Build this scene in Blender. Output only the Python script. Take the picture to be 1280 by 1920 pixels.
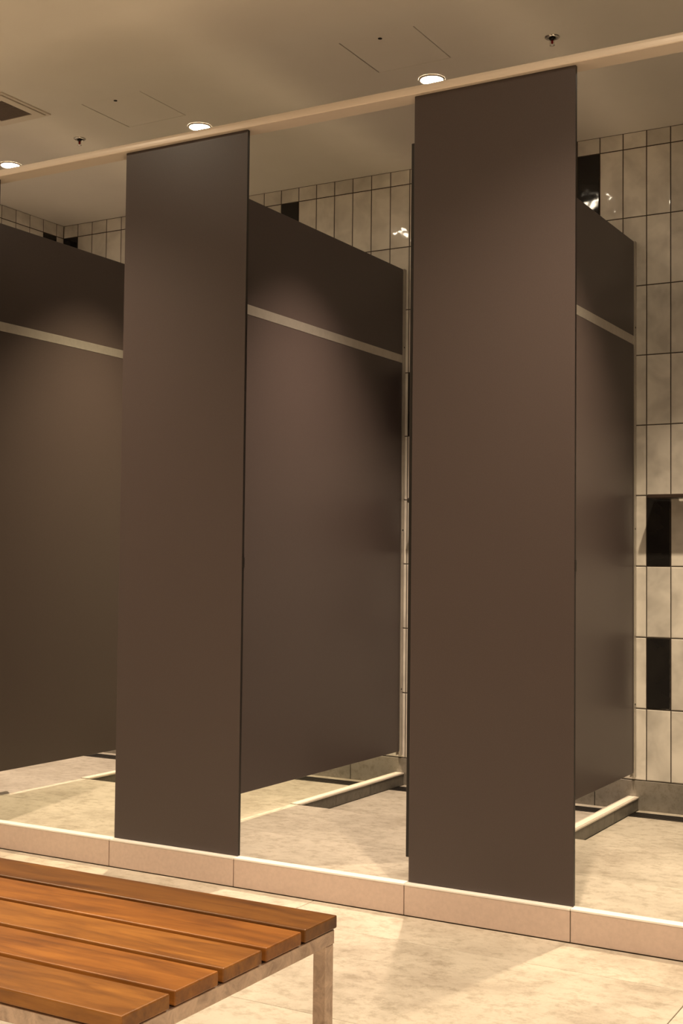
import bpy, bmesh, math, random
from mathutils import Matrix, Vector
random.seed(7)
for o in list(bpy.data.objects): bpy.data.objects.remove(o)
scene = bpy.context.scene
COL = scene.collection

# ------------------------------------------------------------------ camera
F_PX, YAW, PITCH, ROLL = 2354.4, 0.5222, 0.0425, 0.0106
CAM = Vector((0.0, -3.3193, 0.9222))
fw = Vector((-math.sin(YAW)*math.cos(PITCH), math.cos(YAW)*math.cos(PITCH), math.sin(PITCH)))
rt = Vector((math.cos(YAW), math.sin(YAW), 0)); up = rt.cross(fw)
r_ = math.cos(ROLL)*rt + math.sin(ROLL)*up
u_ = -math.sin(ROLL)*rt + math.cos(ROLL)*up
cd = bpy.data.cameras.new('camera'); cam = bpy.data.objects.new('camera', cd); COL.objects.link(cam)
cam.matrix_world = Matrix(((r_.x, u_.x, -fw.x, CAM.x), (r_.y, u_.y, -fw.y, CAM.y), (r_.z, u_.z, -fw.z, CAM.z), (0, 0, 0, 1)))
cd.sensor_fit = 'HORIZONTAL'; cd.sensor_width = 36; cd.lens = F_PX/1280*36
cd.clip_start = .05; cd.clip_end = 60
scene.camera = cam

# ------------------------------------------------------------------ world, exposure, lamp settings
w = bpy.data.worlds.new('world'); scene.world = w; w.use_nodes = True
w.node_tree.nodes['Background'].inputs[0].default_value = (0, 0, 0, 1)
w.node_tree.nodes['Background'].inputs[1].default_value = 0
vs = scene.view_settings
vs.view_transform = 'Standard'; vs.look = 'None'; vs.gamma = 1; vs.use_curve_mapping = False
vs.exposure = 0.18
ROOM_COL = (1.0, 0.77, 0.53)
STALL_COLS = [(1.0, .76, .55), (1.0, .78, .47), (1.0, .76, .54), (1.0, .77, .51)]
STALL_W, ROOM_W = 345.0, 235.0           # spot power of the stall and the room downlights
STALL_CONE, ROOM_CONE = 85, 110       # full cone angle, degrees

# ------------------------------------------------------------------ layout (metres; Z = 0 is the top of the entry hob)
P = 1.106                      # stall pitch
ZC = 2.803                     # ceiling
ZF, ZS, ZW = -0.092, -0.040, -0.092   # room floor, raised stall floor, wet floor
YB = 1.929                     # face of the back wall tiles
YSTEP = 1.01
XL = -4.834                    # left end wall
PX0, PX1 = -2.778, -2.275      # edges of the front panel left of the middle opening
XP = -2.685                    # right face of the partition behind it
TH = 0.013
PANEL_TOP = 2.33

# ------------------------------------------------------------------ materials
def new_mat(name):
    m = bpy.data.materials.new(name); m.use_nodes = True
    nt = m.node_tree; b = nt.nodes['Principled BSDF']
    return m, nt, b
def N(nt, t, **kw):
    n = nt.nodes.new(t)
    for k, v in kw.items():
        if k in n.inputs.keys(): n.inputs[k].default_value = v
        else: setattr(n, k, v)
    return n
def ramp(nt, stops):
    n = nt.nodes.new('ShaderNodeValToRGB'); cr = n.color_ramp
    while len(cr.elements) < len(stops): cr.elements.new(.5)
    for e, (p, c) in zip(cr.elements, stops): e.position = p; e.color = (*c, 1)
    return n
def coords(nt, scale=(1, 1, 1), rnd=0.0, world=False):
    L = nt.links
    if world:
        g = nt.nodes.new('ShaderNodeNewGeometry'); src = g.outputs['Position']
    else:
        g = nt.nodes.new('ShaderNodeTexCoord'); src = g.outputs['Object']
    if rnd:
        oi = nt.nodes.new('ShaderNodeObjectInfo'); mul = N(nt, 'ShaderNodeMath', operation='MULTIPLY'); mul.inputs[1].default_value = rnd
        L.new(oi.outputs['Random'], mul.inputs[0])
        add = N(nt, 'ShaderNodeVectorMath', operation='ADD'); L.new(src, add.inputs[0]); L.new(mul.outputs[0], add.inputs[1]); src = add.outputs[0]
    mp = nt.nodes.new('ShaderNodeMapping'); mp.inputs['Scale'].default_value = scale; L.new(src, mp.inputs['Vector'])
    return mp.outputs[0]
def noise(nt, vec, scale, detail=4, rough=.55, dist=0):
    n = N(nt, 'ShaderNodeTexNoise'); n.inputs['Scale'].default_value = scale; n.inputs['Detail'].default_value = detail
    n.inputs['Roughness'].default_value = rough; n.inputs['Distortion'].default_value = dist
    nt.links.new(vec, n.inputs['Vector']); return n
def bump(nt, b, h, strength, dist=.01):
    n = N(nt, 'ShaderNodeBump'); n.inputs['Strength'].default_value = strength; n.inputs['Distance'].default_value = dist
    nt.links.new(h, n.inputs['Height']); nt.links.new(n.outputs[0], b.inputs['Normal'])
def mixc(nt, a, bb, fac, mode='MIX'):
    n = N(nt, 'ShaderNodeMix', data_type='RGBA', blend_type=mode)
    for sock, v in ((n.inputs[0], fac), (n.inputs[6], a), (n.inputs[7], bb)):
        if hasattr(v, 'is_linked'): nt.links.new(v, sock)
        elif isinstance(v, tuple): sock.default_value = (*v, 1)
        else: sock.default_value = v
    return n.outputs[2]
def simple(name, col, rough=.5, metal=0.0, spec=.5, nscale=0, namp=.12, bstr=0):
    m, nt, b = new_mat(name)
    b.inputs['Roughness'].default_value = rough; b.inputs['Metallic'].default_value = metal
    b.inputs['Specular IOR Level'].default_value = spec
    if nscale:
        v = coords(nt, rnd=9); n = noise(nt, v, nscale)
        r = ramp(nt, [(.3, tuple(c*(1-namp) for c in col)), (.7, tuple(min(1, c*(1+namp)) for c in col))])
        nt.links.new(n.outputs['Fac'], r.inputs[0]); nt.links.new(r.outputs[0], b.inputs['Base Color'])
        if bstr: bump(nt, b, n.outputs['Fac'], bstr, .002)
    else: b.inputs['Base Color'].default_value = (*col, 1)
    return m

M = {}
def mat_laminate():
    m, nt, b = new_mat('brown_laminate')
    v = coords(nt, world=True); n = noise(nt, v, 420, 2); n2 = noise(nt, v, 1.3, 3)
    r = ramp(nt, [(.35, (.056, .042, .041)), (.65, (.068, .051, .049))]); nt.links.new(n.outputs['Fac'], r.inputs[0])
    nt.links.new(r.outputs[0], b.inputs['Base Color'])
    rr = N(nt, 'ShaderNodeMapRange'); rr.inputs[3].default_value = .36; rr.inputs[4].default_value = .44
    nt.links.new(n2.outputs['Fac'], rr.inputs[0]); nt.links.new(rr.outputs[0], b.inputs['Roughness'])
    b.inputs['Specular IOR Level'].default_value = .5
    bump(nt, b, n.outputs['Fac'], .06, .001)
    return m
M['laminate'] = mat_laminate()
M['core'] = simple('laminate_core', (.012, .009, .008), .45)
def mat_tile(name, c0, c1, rough, amp=1.0):
    m, nt, b = new_mat(name)
    v = coords(nt, rnd=37); n = noise(nt, v, 7, 3, .55, .3)
    r = ramp(nt, [(.32, c0), (.62, c1)]); nt.links.new(n.outputs['Fac'], r.inputs[0])
    oi = nt.nodes.new('ShaderNodeObjectInfo')
    mr = N(nt, 'ShaderNodeMapRange'); mr.inputs[3].default_value = .9; mr.inputs[4].default_value = 1.06
    nt.links.new(oi.outputs['Random'], mr.inputs[0])
    sc = N(nt, 'ShaderNodeVectorMath', operation='SCALE'); nt.links.new(r.outputs[0], sc.inputs[0]); nt.links.new(mr.outputs[0], sc.inputs['Scale'])
    nt.links.new(sc.outputs[0], b.inputs['Base Color'])
    b.inputs['Roughness'].default_value = rough
    w1 = noise(nt, v, 9, 2, .5, .2)
    bump(nt, b, w1.outputs['Fac'], amp, .0050)
    return m
M['tile'] = mat_tile('cream_glazed_tile', (.62, .595, .55), (.86, .83, .77), .07)
M['black_tile'] = mat_tile('black_glazed_tile', (.008, .008, .009), (.018, .017, .016), .07, .8)
M['grout'] = simple('dark_grout', (.06, .045, .033), .9, nscale=60)
def mat_stone(name, c0, c1, c2, rough=.42, scale=1.0):
    m, nt, b = new_mat(name)
    v = coords(nt, (1.0, 1.15, 1.0), rnd=23)
    n = noise(nt, v, 2.4*scale, 9, .70, .2); n2 = noise(nt, v, 22*scale, 9, .75, .1)
    v3 = coords(nt, (1, 1, 1), rnd=11); n3 = noise(nt, v3, 70, 5, .75)
    a = ramp(nt, [(.30, c0), (.50, c1), (.72, c2)]); nt.links.new(n.outputs['Fac'], a.inputs[0])
    g = ramp(nt, [(.36, (.72, .70, .67)), (.52, (1, 1, 1)), (.75, (1.0, 1.0, 1.0))]); nt.links.new(n2.outputs['Fac'], g.inputs[0])
    g3 = ramp(nt, [(.28, (.78, .76, .73)), (.42, (1, 1, 1))]); nt.links.new(n3.outputs['Fac'], g3.inputs[0])
    c = mixc(nt, a.outputs[0], g.outputs[0], 1.0, 'MULTIPLY'); c = mixc(nt, c, g3.outputs[0], .6, 'MULTIPLY')
    nt.links.new(c, b.inputs['Base Color']); b.inputs['Roughness'].default_value = rough
    bump(nt, b, n2.outputs['Fac'], .08, .004)
    return m
M['stone'] = mat_stone('beige_stone', (.36, .315, .26), (.54, .50, .43), (.66, .61, .53))
M['skirt_stone'] = mat_stone('grey_stone', (.20, .185, .16), (.26, .24, .21), (.31, .285, .25), .5, 1.6)
M['curb_stone'] = mat_stone('dark_grey_stone', (.10, .093, .08), (.14, .13, .11), (.18, .165, .14), .5, 1.6)
M['curb_cap_stone'] = simple('pale_curb_stone', (.68, .62, .54), .4, nscale=40, namp=.06)
M['hob_tile'] = simple('pinkish_hob_tile', (.63, .50, .44), .45, nscale=90, namp=.05)
M['stone_grout'] = simple('stone_grout', (.20, .17, .13), .9)
M['ceiling'] = simple('ceiling_paint', (.82, .79, .74), .85, spec=.2, nscale=3, namp=.02)
M['wall_paint'] = simple('wall_paint', (.60, .55, .48), .8, spec=.2, nscale=3, namp=.03)
M['rail'] = simple('champagne_rail', (.78, .68, .58), .34, .15)
M['alu'] = simple('satin_aluminium', (.60, .57, .53), .42, .85, nscale=40, namp=.05)
M['trim_white'] = simple('white_trim', (.92, .90, .87), .35)
M['dark_metal'] = simple('dark_metal', (.035, .03, .028), .4, .6)
M['drain_metal'] = simple('dark_drain_steel', (.05, .045, .042), .35, .7)
M['white_plastic'] = simple('white_plastic', (.72, .66, .58), .5)
M['vent_brown'] = simple('vent_brown', (.12, .085, .065), .7)
M['gap'] = simple('dark_gap', (.02, .016, .013), .9)
M['chrome'] = simple('chrome', (.7, .68, .65), .15, 1.0)
M['red_glass'] = simple('red_glass', (.25, .01, .008), .15)
M['wall_shelf'] = simple('bronze_shelf', (.07, .05, .04), .3, .4)
def mat_steel():
    m, nt, b = new_mat('brushed_steel')
    v = coords(nt, (1, 1, 1), rnd=5); n = noise(nt, v, 26, 5, .7, .8)
    r = ramp(nt, [(.3, (.36, .28, .235)), (.6, (.66, .53, .45))]); nt.links.new(n.outputs['Fac'], r.inputs[0])
    nt.links.new(r.outputs[0], b.inputs['Base Color']); b.inputs['Metallic'].default_value = .9
    rr = N(nt, 'ShaderNodeMapRange'); rr.inputs[3].default_value = .28; rr.inputs[4].default_value = .5
    nt.links.new(n.outputs['Fac'], rr.inputs[0]); nt.links.new(rr.outputs[0], b.inputs['Roughness'])
    return m
M['steel'] = mat_steel()
def mat_wood():
    m, nt, b = new_mat('oiled_hardwood')
    v = coords(nt, (1.0, 9, 9), rnd=31)
    n = noise(nt, v, 2.2, 6, .6, 1.6)
    v2 = coords(nt, (2.0, 60, 60), rnd=31); n2 = noise(nt, v2, 3.0, 6, .7, .2)
    v3 = coords(nt, (1.5, 5, 5), rnd=13); n3 = noise(nt, v3, 3.5, 4, .6, 1.0)
    a = ramp(nt, [(.25, (.17, .062, .011)), (.5, (.33, .128, .021)), (.75, (.47, .195, .034))]); nt.links.new(n.outputs['Fac'], a.inputs[0])
    g = ramp(nt, [(.35, (.80, .77, .72)), (.6, (1, 1, 1))]); nt.links.new(n2.outputs['Fac'], g.inputs[0])
    g3 = ramp(nt, [(.32, (.66, .60, .52)), (.55, (1, 1, 1))]); nt.links.new(n3.outputs['Fac'], g3.inputs[0])
    c = mixc(nt, a.outputs[0], g.outputs[0], .7, 'MULTIPLY'); c = mixc(nt, c, g3.outputs[0], .8, 'MULTIPLY')
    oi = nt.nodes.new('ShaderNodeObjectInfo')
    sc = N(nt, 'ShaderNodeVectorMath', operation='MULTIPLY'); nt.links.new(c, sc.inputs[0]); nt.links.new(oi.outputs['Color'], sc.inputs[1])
    nt.links.new(sc.outputs[0], b.inputs['Base Color']); b.inputs['Roughness'].default_value = .42
    bump(nt, b, n2.outputs['Fac'], .12, .002)
    return m
M['wood'] = mat_wood()
def mat_emit(name, col, s):
    m, nt, b = new_mat(name); b.inputs['Base Color'].default_value = (0, 0, 0, 1)
    b.inputs['Emission Color'].default_value = (*col, 1); b.inputs['Emission Strength'].default_value = s
    return m
M['stall_lamp'] = mat_emit('lit_stall_lens', (1, .84, .62), 60)
M['room_lamp'] = mat_emit('lit_room_lens', (1, .84, .62), 230)

# ------------------------------------------------------------------ helpers
def bx(bm, a, b, bevel=0, seg=1, mi=0):
    g = bmesh.ops.create_cube(bm, size=1); vs_ = g['verts']
    c = [(a[i]+b[i])/2 for i in range(3)]; s = [b[i]-a[i] for i in range(3)]
    for v in vs_: v.co = Vector((v.co.x*s[0]+c[0], v.co.y*s[1]+c[1], v.co.z*s[2]+c[2]))
    fs = {f for v in vs_ for f in v.link_faces}
    for f in fs: f.material_index = mi
    if bevel:
        bmesh.ops.bevel(bm, geom=list({e for v in vs_ for e in v.link_edges}), offset=bevel, segments=seg, affect='EDGES', profile=.5)
def lathe(bm, prof, seg=24, c=(0, 0, 0), cap=True):
    rings = []
    for r, z in prof:
        rings.append([bm.verts.new((c[0]+r*math.cos(2*math.pi*i/seg), c[1]+r*math.sin(2*math.pi*i/seg), c[2]+z)) for i in range(seg)])
    for a, b in zip(rings, rings[1:]):
        for i in range(seg): bm.faces.new((a[i], a[(i+1) % seg], b[(i+1) % seg], b[i]))
    if cap:
        bm.faces.new(rings[0][::-1]); bm.faces.new(rings[-1])
def obj(name, bm, mats, parent=None, origin=None, smooth=False):
    if isinstance(mats, str): mats = [mats]
    bmesh.ops.recalc_face_normals(bm, faces=bm.faces)
    if origin is None:
        xs = [v.co for v in bm.verts]
        origin = Vector((sum((min(c[i] for c in xs), max(c[i] for c in xs)))/2 for i in range(3)))
    origin = Vector(origin)
    for v in bm.verts: v.co -= origin
    me = bpy.data.meshes.new(name); bm.to_mesh(me); bm.free()
    for k in mats: me.materials.append(M[k])
    if smooth:
        for p in me.polygons: p.use_smooth = True
    o = bpy.data.objects.new(name, me); COL.objects.link(o)
    if parent is not None:
        o.parent = parent; o.location = origin - Vector(parent.get('_org', (0, 0, 0)))
    else: o.location = origin
    o['_org'] = tuple(origin)
    return o
def boxobj(name, a, b, mat, parent=None, bevel=0, seg=1):
    bm = bmesh.new(); bx(bm, a, b, bevel, seg); return obj(name, bm, mat, parent)
def thing(name, label, cat, loc, group=None):
    o = bpy.data.objects.new(name, None); COL.objects.link(o); o.location = loc; o['_org'] = tuple(loc)
    o.empty_display_size = .05
    return tag(o, label, cat, group)
def tag(o, label, cat, group=None, kind=None):
    o['label'] = label; o['category'] = cat
    if group: o['group'] = group
    if kind: o['kind'] = kind
    return o
def place(name, me, loc, parent, rz=0):
    o = bpy.data.objects.new(name, me); COL.objects.link(o); o.parent = parent
    o.location = Vector(loc) - Vector(parent.get('_org', (0, 0, 0))); o.rotation_euler = (0, 0, rz)
    return o

# ------------------------------------------------------------------ room shell
XR, YR = 3.0, -5.4
XE = 0.2                    # right end of the shower row that is built
# floor slab and its stone tiles
bm = bmesh.new()
bx(bm, (XL-.1, YR, ZF-.12), (XR, YB+.1, ZF-.004))
bx(bm, (XL, -.014, ZF-.01), (XR, YSTEP, ZS-.004))
floor = tag(obj('floor', bm, 'stone_grout'), 'beige stone tiled floor of the changing room and shower stalls', 'floor', kind='structure')
def stone_tile(x0, x1, y0, y1, z, name='floor_tile'):
    g = .0012
    boxobj(name, (x0+g, y0+g, z-.008), (x1-g, y1-g, z), 'stone', floor, .0008)
xs = [-.78-1.2*k for k in range(-4, 5)]; ys = [-.022, -.245] + [-.245-.6*k for k in range(1, 10)]
for x in xs:
    for y1, y0 in zip(ys, ys[1:]):
        a, b = max(x-1.2, XL), min(x, XR)
        if b-a > .05 and y1 > YR: stone_tile(a, b, max(y0, YR), y1, ZF)
# stall floors: raised dry zone and lower wet zone, one bay for each stall
bays = [XL, XP-P-TH/2, XP-TH/2, XP+P-TH/2, XP+2*P-TH/2]
for a, b in zip(bays, bays[1:]):
    for y0, y1 in ((.018, .515), (.515, YSTEP)): stone_tile(a, b, y0, y1, ZS)
    l = a+.023 if a > XL else a
    stone_tile(l, b-.023, YSTEP+.002, 1.773, ZW); stone_tile(l, b-.023, 1.878, YB-.002, ZW)

# ceiling, with openings for the two access panels
ACC = [(-3.478, -3.172, .545, .850), (-2.246, -1.943, .526, .835)]
gx = sorted({XL-.1, XR} | {v for a in ACC for v in a[:2]}); gy = sorted({YR, YB+.1} | {v for a in ACC for v in a[2:]})
bm = bmesh.new()
for xa, xb in zip(gx, gx[1:]):
    for ya, yb in zip(gy, gy[1:]):
        if any(a[0]-1e-6 <= xa and xb <= a[1]+1e-6 and a[2]-1e-6 <= ya and yb <= a[3]+1e-6 for a in ACC): continue
        bx(bm, (xa, ya, ZC), (xb, yb, ZC+.06))
tag(obj('ceiling', bm, 'ceiling'), 'plain cream painted ceiling above stalls and room', 'ceiling', kind='structure')
for k, (a, lab) in enumerate(zip(ACC, ('square ceiling access hatch beside the left round sprinkler', 'square ceiling access hatch above the wide right front panel'))):
    t = thing('access_hatch', lab, 'access hatch', ((a[0]+a[1])/2, (a[2]+a[3])/2, ZC), 'ceiling access hatches')
    boxobj('hatch_back', (a[0]+.0005, a[2]+.0005, ZC+.03), (a[1]-.0005, a[3]-.0005, ZC+.04), 'gap', t)
    boxobj('hatch_panel', (a[0]+.0040, a[2]+.0007, ZC+.0003), (a[1]-.0040, a[3]-.0007, ZC+.0298), 'ceiling', t, .0006)
    bm = bmesh.new(); lathe(bm, [(.0075, -.0012), (.0075, .001)], 16, ((a[0]+a[1])/2, a[2]+.034, ZC)); obj('keyhole', bm, 'gap', t)

wall_left = tag(boxobj('wall_left', (XL-.1, YR, ZF-.05), (XL-.0025, YB+.1, ZC+.01), 'wall_paint'), 'left end wall, cream tiles inside the shower', 'wall', kind='structure')
wall_back = tag(boxobj('wall_back', (XL-.1, YB+.0025, ZF-.05), (XR, YB+.1, ZC+.01), 'grout'), 'back wall of shower stalls in vertical cream tiles with black accents', 'wall', kind='structure')
tag(boxobj('wall_right', (XR, YR-.1, ZF-.05), (XR+.1, YB+.1, ZC+.01), 'wall_paint'), 'plain beige wall at the right of the room', 'wall', kind='structure')
tag(boxobj('wall_front', (XL-.1, YR-.1, ZF-.05), (XR, YR, ZC+.01), 'wall_paint'), 'plain beige wall behind the viewer', 'wall', kind='structure')
# tiled backing inside the shower on the left wall
boxobj('tile_backing', (XL-.01, .02, ZF), (XL+.0001, YB+.003, ZC-.0005), 'grout', wall_left)

TW, THH, GR = .1032, .30, .0045
def tile_mesh(name, wd, ht, mat):
    me = bpy.data.meshes.new(name); hw, hh = wd/2-GR/2, ht/2-GR/2; c = .0035
    v = []
    for d, i in ((.005, 0), (.0012, 0), (0, c)):
        v += [(-hw+i, d, -hh+i), (hw-i, d, -hh+i), (hw-i, d, hh-i), (-hw+i, d, hh-i)]
    f = [(8, 9, 10, 11)] + [(a+k, a+(k+1) % 4, a+4+(k+1) % 4, a+4+k) for a in (0, 4) for k in range(4)]
    me.from_pydata(v, [], f); me.materials.append(M[mat]); me.update(); return me
rows = [(.032+THH*k, .032+THH*(k+1)) for k in range(9)] + [(2.732, ZC)]
TM = {}
def tmesh(wd, ht, black):
    key = (round(wd, 3), round(ht, 3), black)
    if key not in TM: TM[key] = tile_mesh('black_wall_tile' if black else 'wall_tile', wd, ht, 'black_tile' if black else 'tile')
    return TM[key]
def field(parent, items, rz):
    # tiles that the photograph hides: one joined mesh for each glaze
    for black in (False, True):
        V, Fc = [], []
        for (x, y, z, wd, ht, bl) in items:
            if bl != black: continue
            me = tmesh(wd, ht, bl); o = len(V); rot = Matrix.Rotation(rz, 3, 'Z')
            V += [tuple(rot @ v.co + Vector((x, y, z))) for v in me.vertices]; Fc += [tuple(o+i for i in p.vertices) for p in me.polygons]
        if not V: continue
        me = bpy.data.meshes.new('tile_field'); me.from_pydata(V, [], Fc); me.materials.append(M['black_tile' if black else 'tile']); me.update()
        place('tile_field', me, (0, 0, 0), parent)['kind'] = 'stuff'
BLK = {(3, 8), (18, 8), (32, 8), (0, 3), (0, 1), (11, 5), (24, 4), (9, 2), (27, 6), (21, 1), (-7, 6), (-4, 2), (14, 3), (-9, 8), (6, 6)}
hid = []
for k in range(-16, 33):
    x1 = -1.428-TW*k; x0 = x1-TW; xc = (x0+x1)/2
    for r, (z0, z1) in enumerate(rows):
        bl = (k, r) in BLK; zc = (z0+z1)/2
        vis = (-1.66 < xc < -1.30) or (-1.95 < xc < -1.3 and z1 > 2.0) or (-3.6 < xc < -2.58 and z1 > 2.1) or (-2.75 < xc < -2.58) or (xc < -4.25 and z1 > 2.4)
        if r == 0 and (-3.0 < xc < -2.6 or -1.9 < xc < -1.3): vis = True
        if vis: place('black_wall_tile' if bl else 'wall_tile', tmesh(TW, z1-z0, bl), (xc, YB, zc), wall_back)
        else: hid.append((xc, YB-wall_back['_org'][1], zc-wall_back['_org'][2], TW, z1-z0, bl))
hid = [(a[0]-wall_back['_org'][0],)+a[1:] for a in hid]
me_items = [(x+wall_back['_org'][0], y+wall_back['_org'][1], z+wall_back['_org'][2], wd, ht, b) for (x, y, z, wd, ht, b) in hid]
field(wall_back, me_items, 0)
hid = []; k = 0; y1 = YB-.057
for k in range(0, 18):
    ya, yb_ = (y1-.1040*k, y1-.1040*(k-1)); 
    if k == 0: yb_ = YB
    wd = yb_-ya; yc = (ya+yb_)/2
    for r, (z0, z1) in enumerate(rows):
        bl = (k, r) in {(1, 8), (6, 5), (9, 3), (12, 7)}
        if yc > 1.2 and z1 > 2.4: place('black_wall_tile' if bl else 'wall_tile', tmesh(wd, z1-z0, bl), (XL+.0025, yc, (z0+z1)/2), wall_left, math.pi/2)
        else: hid.append((XL+.0025, yc, (z0+z1)/2, wd, z1-z0, bl))
field(wall_left, hid, math.pi/2)

# stone skirting at the foot of the tiles
def skirt(name, label):
    o = thing(name, label, 'baseboard', (0, 0, 0)); o['kind'] = 'structure'; return o
sk = skirt('baseboard_back', 'grey stone skirting along the back of the stalls')
x = -1.754+.6*3
while x > XL+.01:
    a = max(x-.6, XL)
    boxobj('skirting_tile', (a+.0015, YB-.004, ZW), (x-.0015, YB+.004, .030), 'skirt_stone', sk, .001); x -= .6
sk = skirt('baseboard_left', 'grey stone skirting of the left end wall')
for a, b in ((.02, .62), (.62, 1.22), (1.22, YB-.004)):
    boxobj('skirting_tile', (XL, a+.0015, ZW), (XL+.006, b-.0015, .030), 'skirt_stone', sk, .001)

# ------------------------------------------------------------------ entry hob
hob = thing('trim_1', 'low pinkish tiled hob with bright top edge along the stall fronts', 'hob', (0, 0, ZF)); hob['kind'] = 'structure'
boxobj('hob_core', (XL, -.016, ZF), (XR, .012, -.004), 'stone_grout', hob)
joints = sorted([XL, XR] + [PX0+P*k-.004 for k in range(-1, 5)] + [PX1+P*k-.002 for k in range(-2, 5)])
for a, b in zip(joints, joints[1:]):
    boxobj('hob_tile', (a+.0016, -.0205, ZF+.002), (b-.0016, -.0150, -.006), 'hob_tile', hob, .0006)
    boxobj('hob_trim', (a+.0006, -.0213, -.0065), (b-.0006, .0125, 0), 'trim_white', hob, .0015, 2)

# low stone curbs under the partitions
cl = ['low stone curb at the left of the left shower bay', 'low stone curb seen under the middle partition', 'low stone curb seen beside the wide right panel', 'low stone curb out to the right']
for k in range(4):
    xc = XP+P*(k-1)-TH/2
    t = thing('trim_%d' % (k+2), cl[k], 'curb', (xc, 1.47, ZW)); t['kind'] = 'structure'
    ys_ = [YSTEP+.001, 1.30, 1.60, YB-.0045]
    for a, b in zip(ys_, ys_[1:]):
        boxobj('curb_side', (xc-.0215, a+.001, ZW), (xc+.0215, b-.001, ZS-.0035), 'curb_stone', t, .001)
    boxobj('curb_cap', (xc-.024, YSTEP+.001, ZS-.003), (xc+.024, YB-.0045, ZS+.004), 'curb_cap_stone', t, .0012)

# linear drains at the back of the wet floors
dl = ['dark linear floor drain of the far left stall', 'dark linear floor drain seen under the middle partition', 'dark linear floor drain between middle and right curbs', 'dark linear floor drain at right below the black tiles']
for k, (a, b) in enumerate(zip(bays, bays[1:])):
    l = (a+.024 if k else a+.007); r = b-.024
    t = thing('linear_drain', dl[k], 'drain', ((l+r)/2, 1.848, ZW-.004), 'linear floor drains')
    boxobj('channel', (l, 1.775, ZW-.0038), (r, 1.876, ZW-.003), 'gap', t)
    for y in (1.775, 1.866): boxobj('frame_rail', (l, y, ZW-.003), (r, y+.010, ZW+.0005), 'drain_metal', t)
    for i in range(5): boxobj('grate_bar', (l, 1.789+.0155*i, ZW-.003), (r, 1.798+.0155*i, ZW), 'drain_metal', t)

# ------------------------------------------------------------------ laminate boards
def board(bm, a, b, thin):
    # faces across the thin axis take the laminate, the cut edges show the dark core
    g = bmesh.ops.create_cube(bm, size=1); vs_ = g['verts']
    for v in vs_: v.co = Vector([v.co[i]*(b[i]-a[i])+(a[i]+b[i])/2 for i in range(3)])
    for f in {f for v in vs_ for f in v.link_faces}:
        f.normal_update(); f.material_index = 0 if abs(f.normal[thin]) > .9 else 1
    bmesh.ops.bevel(bm, geom=[e for e in {e for v in vs_ for e in v.link_edges}], offset=.001, segments=1, affect='EDGES')
def lam(name, a, b, thin, parent=None):
    bm = bmesh.new(); board(bm, a, b, thin); return obj(name, bm, ['laminate', 'core'], parent)

front = [(XL+.001, PX1-2*P, 'unseen brown front panel against the left end wall, added to block light'), (PX0-P, PX1-P, 'brown front panel cut off at the left picture edge'),  # panel by the end wall is out of view, added to block light
         (PX0, PX1, 'tall brown front panel standing left of the middle opening, behind the bench end'), (PX0+P, PX1+P, 'tall brown front panel right of the middle opening, widest in view'),
         (PX0+2*P, PX1+2*P, 'unseen brown front panel beyond the right picture edge, added to shape the light')]  # last panel is out of view, added to shape the light
for a, b, lab in front:
    t = thing('front_panel', lab, 'panel', ((a+b)/2, 0, 0), 'shower front panels')
    lam('board', (a, 0, .0005), (b, TH, PANEL_TOP), 1, t)
    boxobj('strike_plate', (b+.0002, .002, .912), (b+.0022, .0125, .944), 'dark_metal', t)
part = ['brown partition with pale metal strip at the left picture edge', 'brown partition with pale metal strip in the middle stall', 'brown partition with pale metal strip beside the cream tiles at right', 'unseen brown partition beyond the right picture edge, added to contain the stall light']  # last partition is unseen, added to contain the right stall's light
for k in range(4):
    x1 = XP+P*(k-1); x0 = x1-TH; y0, y1 = TH+.002, YB-.024
    t = thing('partition', part[k], 'partition', ((x0+x1)/2, (y0+y1)/2, .063), 'shower partitions')
    lam('lower_board', (x0, y0, .063), (x1, y1, 1.8745), 0, t)
    lam('upper_board', (x0, y0, 1.9125), (x1, y1, 2.32), 0, t)
    boxobj('joint_strip', (x0-.0012, y0, 1.8747), (x1+.0012, y1, 1.9123), 'alu', t, .0005)
    bm = bmesh.new()
    bx(bm, (x0-.0035, YB-.027, .045), (x0-.0004, YB-.001, 2.322)); bx(bm, (x1+.0004, YB-.027, .045), (x1+.0040, YB-.001, 2.322))
    bx(bm, (x0-.0035, YB-.004, .045), (x1+.0040, YB-.001, 2.322))
    ch = obj('wall_channel', bm, 'alu', t)
    for z in (.35, 1.09, 1.95):
        bm = bmesh.new(); lathe(bm, [(.004, 0), (.004, .0012)], 12)
        bmesh.ops.rotate(bm, verts=bm.verts, matrix=Matrix.Rotation(math.pi/2, 3, 'Y'))
        bmesh.ops.translate(bm, verts=bm.verts, vec=(x1+.0042, YB-.014, z)); obj('screw', bm, 'dark_metal', ch)
doors = ['open brown stall door of the far left stall', 'open brown stall door behind the left full panel', 'open brown stall door edge showing behind the wide right panel', 'unseen open brown stall door beyond the right picture edge, added for its shadow']  # last door is unseen, added for its effect on the light
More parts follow.
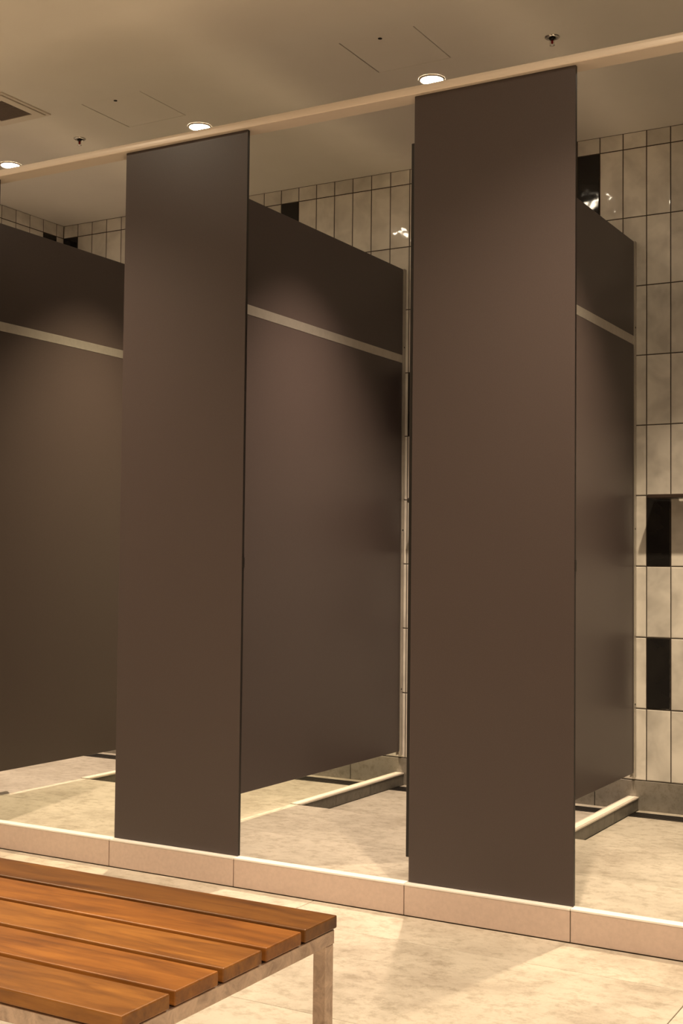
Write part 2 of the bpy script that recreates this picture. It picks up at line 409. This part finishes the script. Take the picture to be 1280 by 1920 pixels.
for k in range(4):
    xe = PX0+P*(k-1)+(.014 if k == 1 else 0)                     # left edge of the panel that carries the door
    t = thing('stall_door', doors[k], 'door', (xe-.010, .02, .068), 'open stall doors')
    t.rotation_euler.z = -math.radians((2, 6, 1, 6)[k])
    lam('board', (xe-.0175, .016, .068), (xe-.0045, .612, 2.194), 0, t)
    for z in (.30, 1.95):
        bm = bmesh.new(); lathe(bm, [(.001, -.032), (.0016, -.030), (.0016, .030), (.001, .032)], 10, (xe-.0025, .0150, z)); hg = obj('hinge', bm, 'dark_metal', t, smooth=True)
        boxobj('hinge_leaf', (xe-.0043, .0175, z-.03), (xe-.0030, .055, z+.03), 'dark_metal', hg)
    if k == 2:
        bm = bmesh.new(); lathe(bm, [(.0015, -.0085), (.0050, -.005), (.0062, 0), (.0050, .005), (.0015, .0085)], 14, (xe-.0185, .022, 1.118)); obj('door_bumper', bm, 'core', t, smooth=True)
    bm = bmesh.new(); lathe(bm, [(.010, 0), (.010, .004), (.018, .012), (.018, .024), (.012, .028)], 20)
    bmesh.ops.rotate(bm, verts=bm.verts, matrix=Matrix.Rotation(-math.pi/2, 3, 'Y'))
    bmesh.ops.translate(bm, verts=bm.verts, vec=(xe-.0176, .565, .928)); obj('latch_knob', bm, 'alu', t, smooth=True)

# head rail over the panels: rounded nose profile
prof = [(-.0145, 2.3304), (-.0165, 2.3325), (-.0168, 2.339), (-.0155, 2.347), (-.012, 2.354), (-.006, 2.359), (.002, 2.361), (.044, 2.361), (.052, 2.353), (.054, 2.345), (.054, 2.3304)]
bm = bmesh.new(); A = [bm.verts.new((XL+.001, y, z)) for y, z in prof]; B = [bm.verts.new((XR-.001, y, z)) for y, z in prof]
for i in range(len(prof)): j = (i+1) % len(prof); bm.faces.new((A[i], A[j], B[j], B[i]))
bm.faces.new(A[::-1]); bm.faces.new(B)
tag(obj('head_rail', bm, 'rail'), 'long champagne head rail running over the brown panels', 'rail')

# shelves on the back wall (right and middle stall)
for k, lab in enumerate(('dark bronze wall shelf at right above the black tile', 'dark bronze wall shelf behind the wide right panel')):
    x0 = -1.492-P*k; t = thing('wall_shelf', lab, 'shelf', (x0+.2, YB-.07, 1.215), 'stall wall shelves')
    boxobj('shelf_plate', (x0, YB-.124, 1.214), (x0+.42, YB-.013, 1.229), 'wall_shelf', t, .002, 2)
    for dx in (.07, .33): boxobj('bracket', (x0+dx, YB-.0135, 1.2155), (x0+dx+.03, YB-.0005, 1.2275), 'wall_shelf', t)

# ------------------------------------------------------------------ bench
bx0, bx1, by0, by1, bz = -2.78, -1.021, -2.079, -1.545, .36
t = thing('bench', 'slatted brown hardwood bench on a square steel tube frame', 'bench', ((bx0+bx1)/2, (by0+by1)/2, ZF))
wd = (by1-by0-4*.0115)/5
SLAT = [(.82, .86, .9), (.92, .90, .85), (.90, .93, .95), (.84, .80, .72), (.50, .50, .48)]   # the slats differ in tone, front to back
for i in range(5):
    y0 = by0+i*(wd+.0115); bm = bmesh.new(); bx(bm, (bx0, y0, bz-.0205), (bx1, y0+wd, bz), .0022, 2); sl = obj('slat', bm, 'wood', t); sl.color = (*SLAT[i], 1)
zt = bz-.0225; s = .026; q = .003
def tube(name, a, b): boxobj(name, a, b, 'steel', t, .0012)
fx0, fx1, fy0, fy1 = bx0+q, bx1-q, by0+q, by1-q
tube('end_rail', (fx1-s, fy0, zt-.0225), (fx1, fy1, zt)); tube('end_rail', (fx0, fy0, zt-.0225), (fx0+s, fy1, zt))
tube('side_rail', (fx0+s, fy0, zt-.0225), (fx1-s, fy0+s, zt)); tube('side_rail', (fx0+s, fy1-s, zt-.0225), (fx1-s, fy1, zt))
tube('cross_rail', ((fx0+fx1)/2-s/2, fy0+s, zt-.0225), ((fx0+fx1)/2+s/2, fy1-s, zt))
for x in (fx0, fx1-s):
    for y in (fy0, fy1-s):
        lg = boxobj('leg', (x+.001, y+.001, ZF+.004), (x+s-.001, y+s-.001, zt-.0225), 'steel', t, .0012)
        boxobj('foot_cap', (x+.002, y+.002, ZF), (x+s-.002, y+s-.002, ZF+.004), 'dark_metal', lg)
for i in range(5):
    for x in (bx0+.02, bx1-.02-.004): pass
for i in range(5): boxobj('spacer', (fx1-s+.004, by0+i*(wd+.0115)+.01, zt), (fx1-.004, by0+i*(wd+.0115)+wd-.01, bz-.0205), 'dark_metal', t)

# ------------------------------------------------------------------ ceiling fittings
def downlight(x, y, lab, group, power, cone, lens, col):
    t = thing('downlight', lab, 'downlight', (x, y, ZC), group)
    bm = bmesh.new(); lathe(bm, [(.0435, -.0005), (.0435, -.005), (.046, -.0065), (.049, -.0055), (.051, -.0005)], 40, (x, y, ZC), cap=False); obj('trim_ring', bm, 'white_plastic', t, smooth=True)
    bm = bmesh.new(); lathe(bm, [(.0435, -.0030), (.0435, -.0012)], 40, (x, y, ZC)); obj('lens', bm, lens, t)
    ld = bpy.data.lights.new('lamp', 'SPOT'); ld.energy = power; ld.color = col; ld.spot_size = math.radians(cone); ld.spot_blend = 1.0; ld.shadow_soft_size = .03
    lo = bpy.data.objects.new('lamp', ld); COL.objects.link(lo); lo.parent = t; lo.location = (0, 0, -.04)
for k, lab in enumerate(('lit round downlight nearest the left picture edge', 'lit round downlight above the left full panel', 'lit round downlight above the wide right panel', 'lit round downlight of the right stall')):
    downlight(-4.307+P*k, .985, lab, 'stall downlights', STALL_W, STALL_CONE, 'stall_lamp', STALL_COLS[k])
for (x, y), lab in zip(((-3.17, -.80), (-.955, -.80), (1.25, -.80), (-3.17, -3.3), (-.955, -3.3), (1.25, -3.3)),
        ('room downlight in front of the left stalls', 'room downlight in front of the right stall', 'unseen room downlight added at the far right', 'unseen room downlight added behind the bench', 'unseen room downlight added above the viewer', 'unseen room downlight added at the rear right')):
    downlight(x, y, lab, 'room downlights', ROOM_W, ROOM_CONE, 'room_lamp', ROOM_COL)  # far-right and rear lamps are unseen, added to fill out the room light
for (x, y), lab in (((-1.552, .84), 'ceiling sprinkler right of the wide panel top'), ((-3.766, .86), 'ceiling sprinkler near the square vent at left')):
    t = thing('sprinkler', lab, 'sprinkler', (x, y, ZC), 'ceiling sprinklers'); t.scale = (.76, .76, .8)
    bm = bmesh.new(); lathe(bm, [(.036, 0), (.036, -.002), (.030, -.006), (.018, -.008), (.018, -.001)], 28, (x, y, ZC), cap=False); obj('escutcheon', bm, 'chrome', t, smooth=True)
    bm = bmesh.new(); lathe(bm, [(.014, 0), (.014, -.010), (.010, -.014)], 18, (x, y, ZC)); obj('body', bm, 'dark_metal', t)
    for sx in (-1, 1): boxobj('yoke_arm', (x+sx*.011-.0015, y-.0015, ZC-.036), (x+sx*.011+.0015, y+.0015, ZC-.010), 'chrome', t)
    bm = bmesh.new(); lathe(bm, [(.003, -.013), (.006, -.018), (.006, -.028), (.003, -.034)], 12, (x, y, ZC)); obj('bulb', bm, 'red_glass', t, smooth=True)
    bm = bmesh.new(); lathe(bm, [(.013, -.036), (.013, -.038), (.004, -.041)], 18, (x, y, ZC)); obj('deflector', bm, 'chrome', t)
# square ceiling vent
vx0, vx1, vy0, vy1 = -3.947, -3.664, .285, .568
t = thing('ceiling_vent', 'square ceiling vent with brown grille at the left edge', 'vent', ((vx0+vx1)/2, (vy0+vy1)/2, ZC))
def ringbox(name, x0, x1, y0, y1, wd, z0, z1, mat, tt):
    bm = bmesh.new()
    bx(bm, (x0, y0, z0), (x1, y0+wd, z1)); bx(bm, (x0, y1-wd, z0), (x1, y1, z1)); bx(bm, (x0, y0+wd, z0), (x0+wd, y1-wd, z1)); bx(bm, (x1-wd, y0+wd, z0), (x1, y1-wd, z1))
    return obj(name, bm, mat, tt)
ringbox('outer_frame', vx0, vx1, vy0, vy1, .013, ZC-.006, ZC-.0002, 'white_plastic', t)
ringbox('inner_frame', vx0+.0165, vx1-.0165, vy0+.0165, vy1-.0165, .038, ZC-.010, ZC-.0002, 'white_plastic', t)
boxobj('grille_back', (vx0+.0545, vy0+.0545, ZC-.003), (vx1-.0545, vy1-.0545, ZC-.0005), 'gap', t)
n = 14; st = (vy1-vy0-.109)/n
for i in range(n): boxobj('louvre', (vx0+.0545, vy0+.0545+st*i+.001, ZC-.0085), (vx1-.0545, vy0+.0545+st*(i+1)-.001, ZC-.0035), 'vent_brown', t)

for o in bpy.data.objects:
    if '_org' in o: del o['_org']
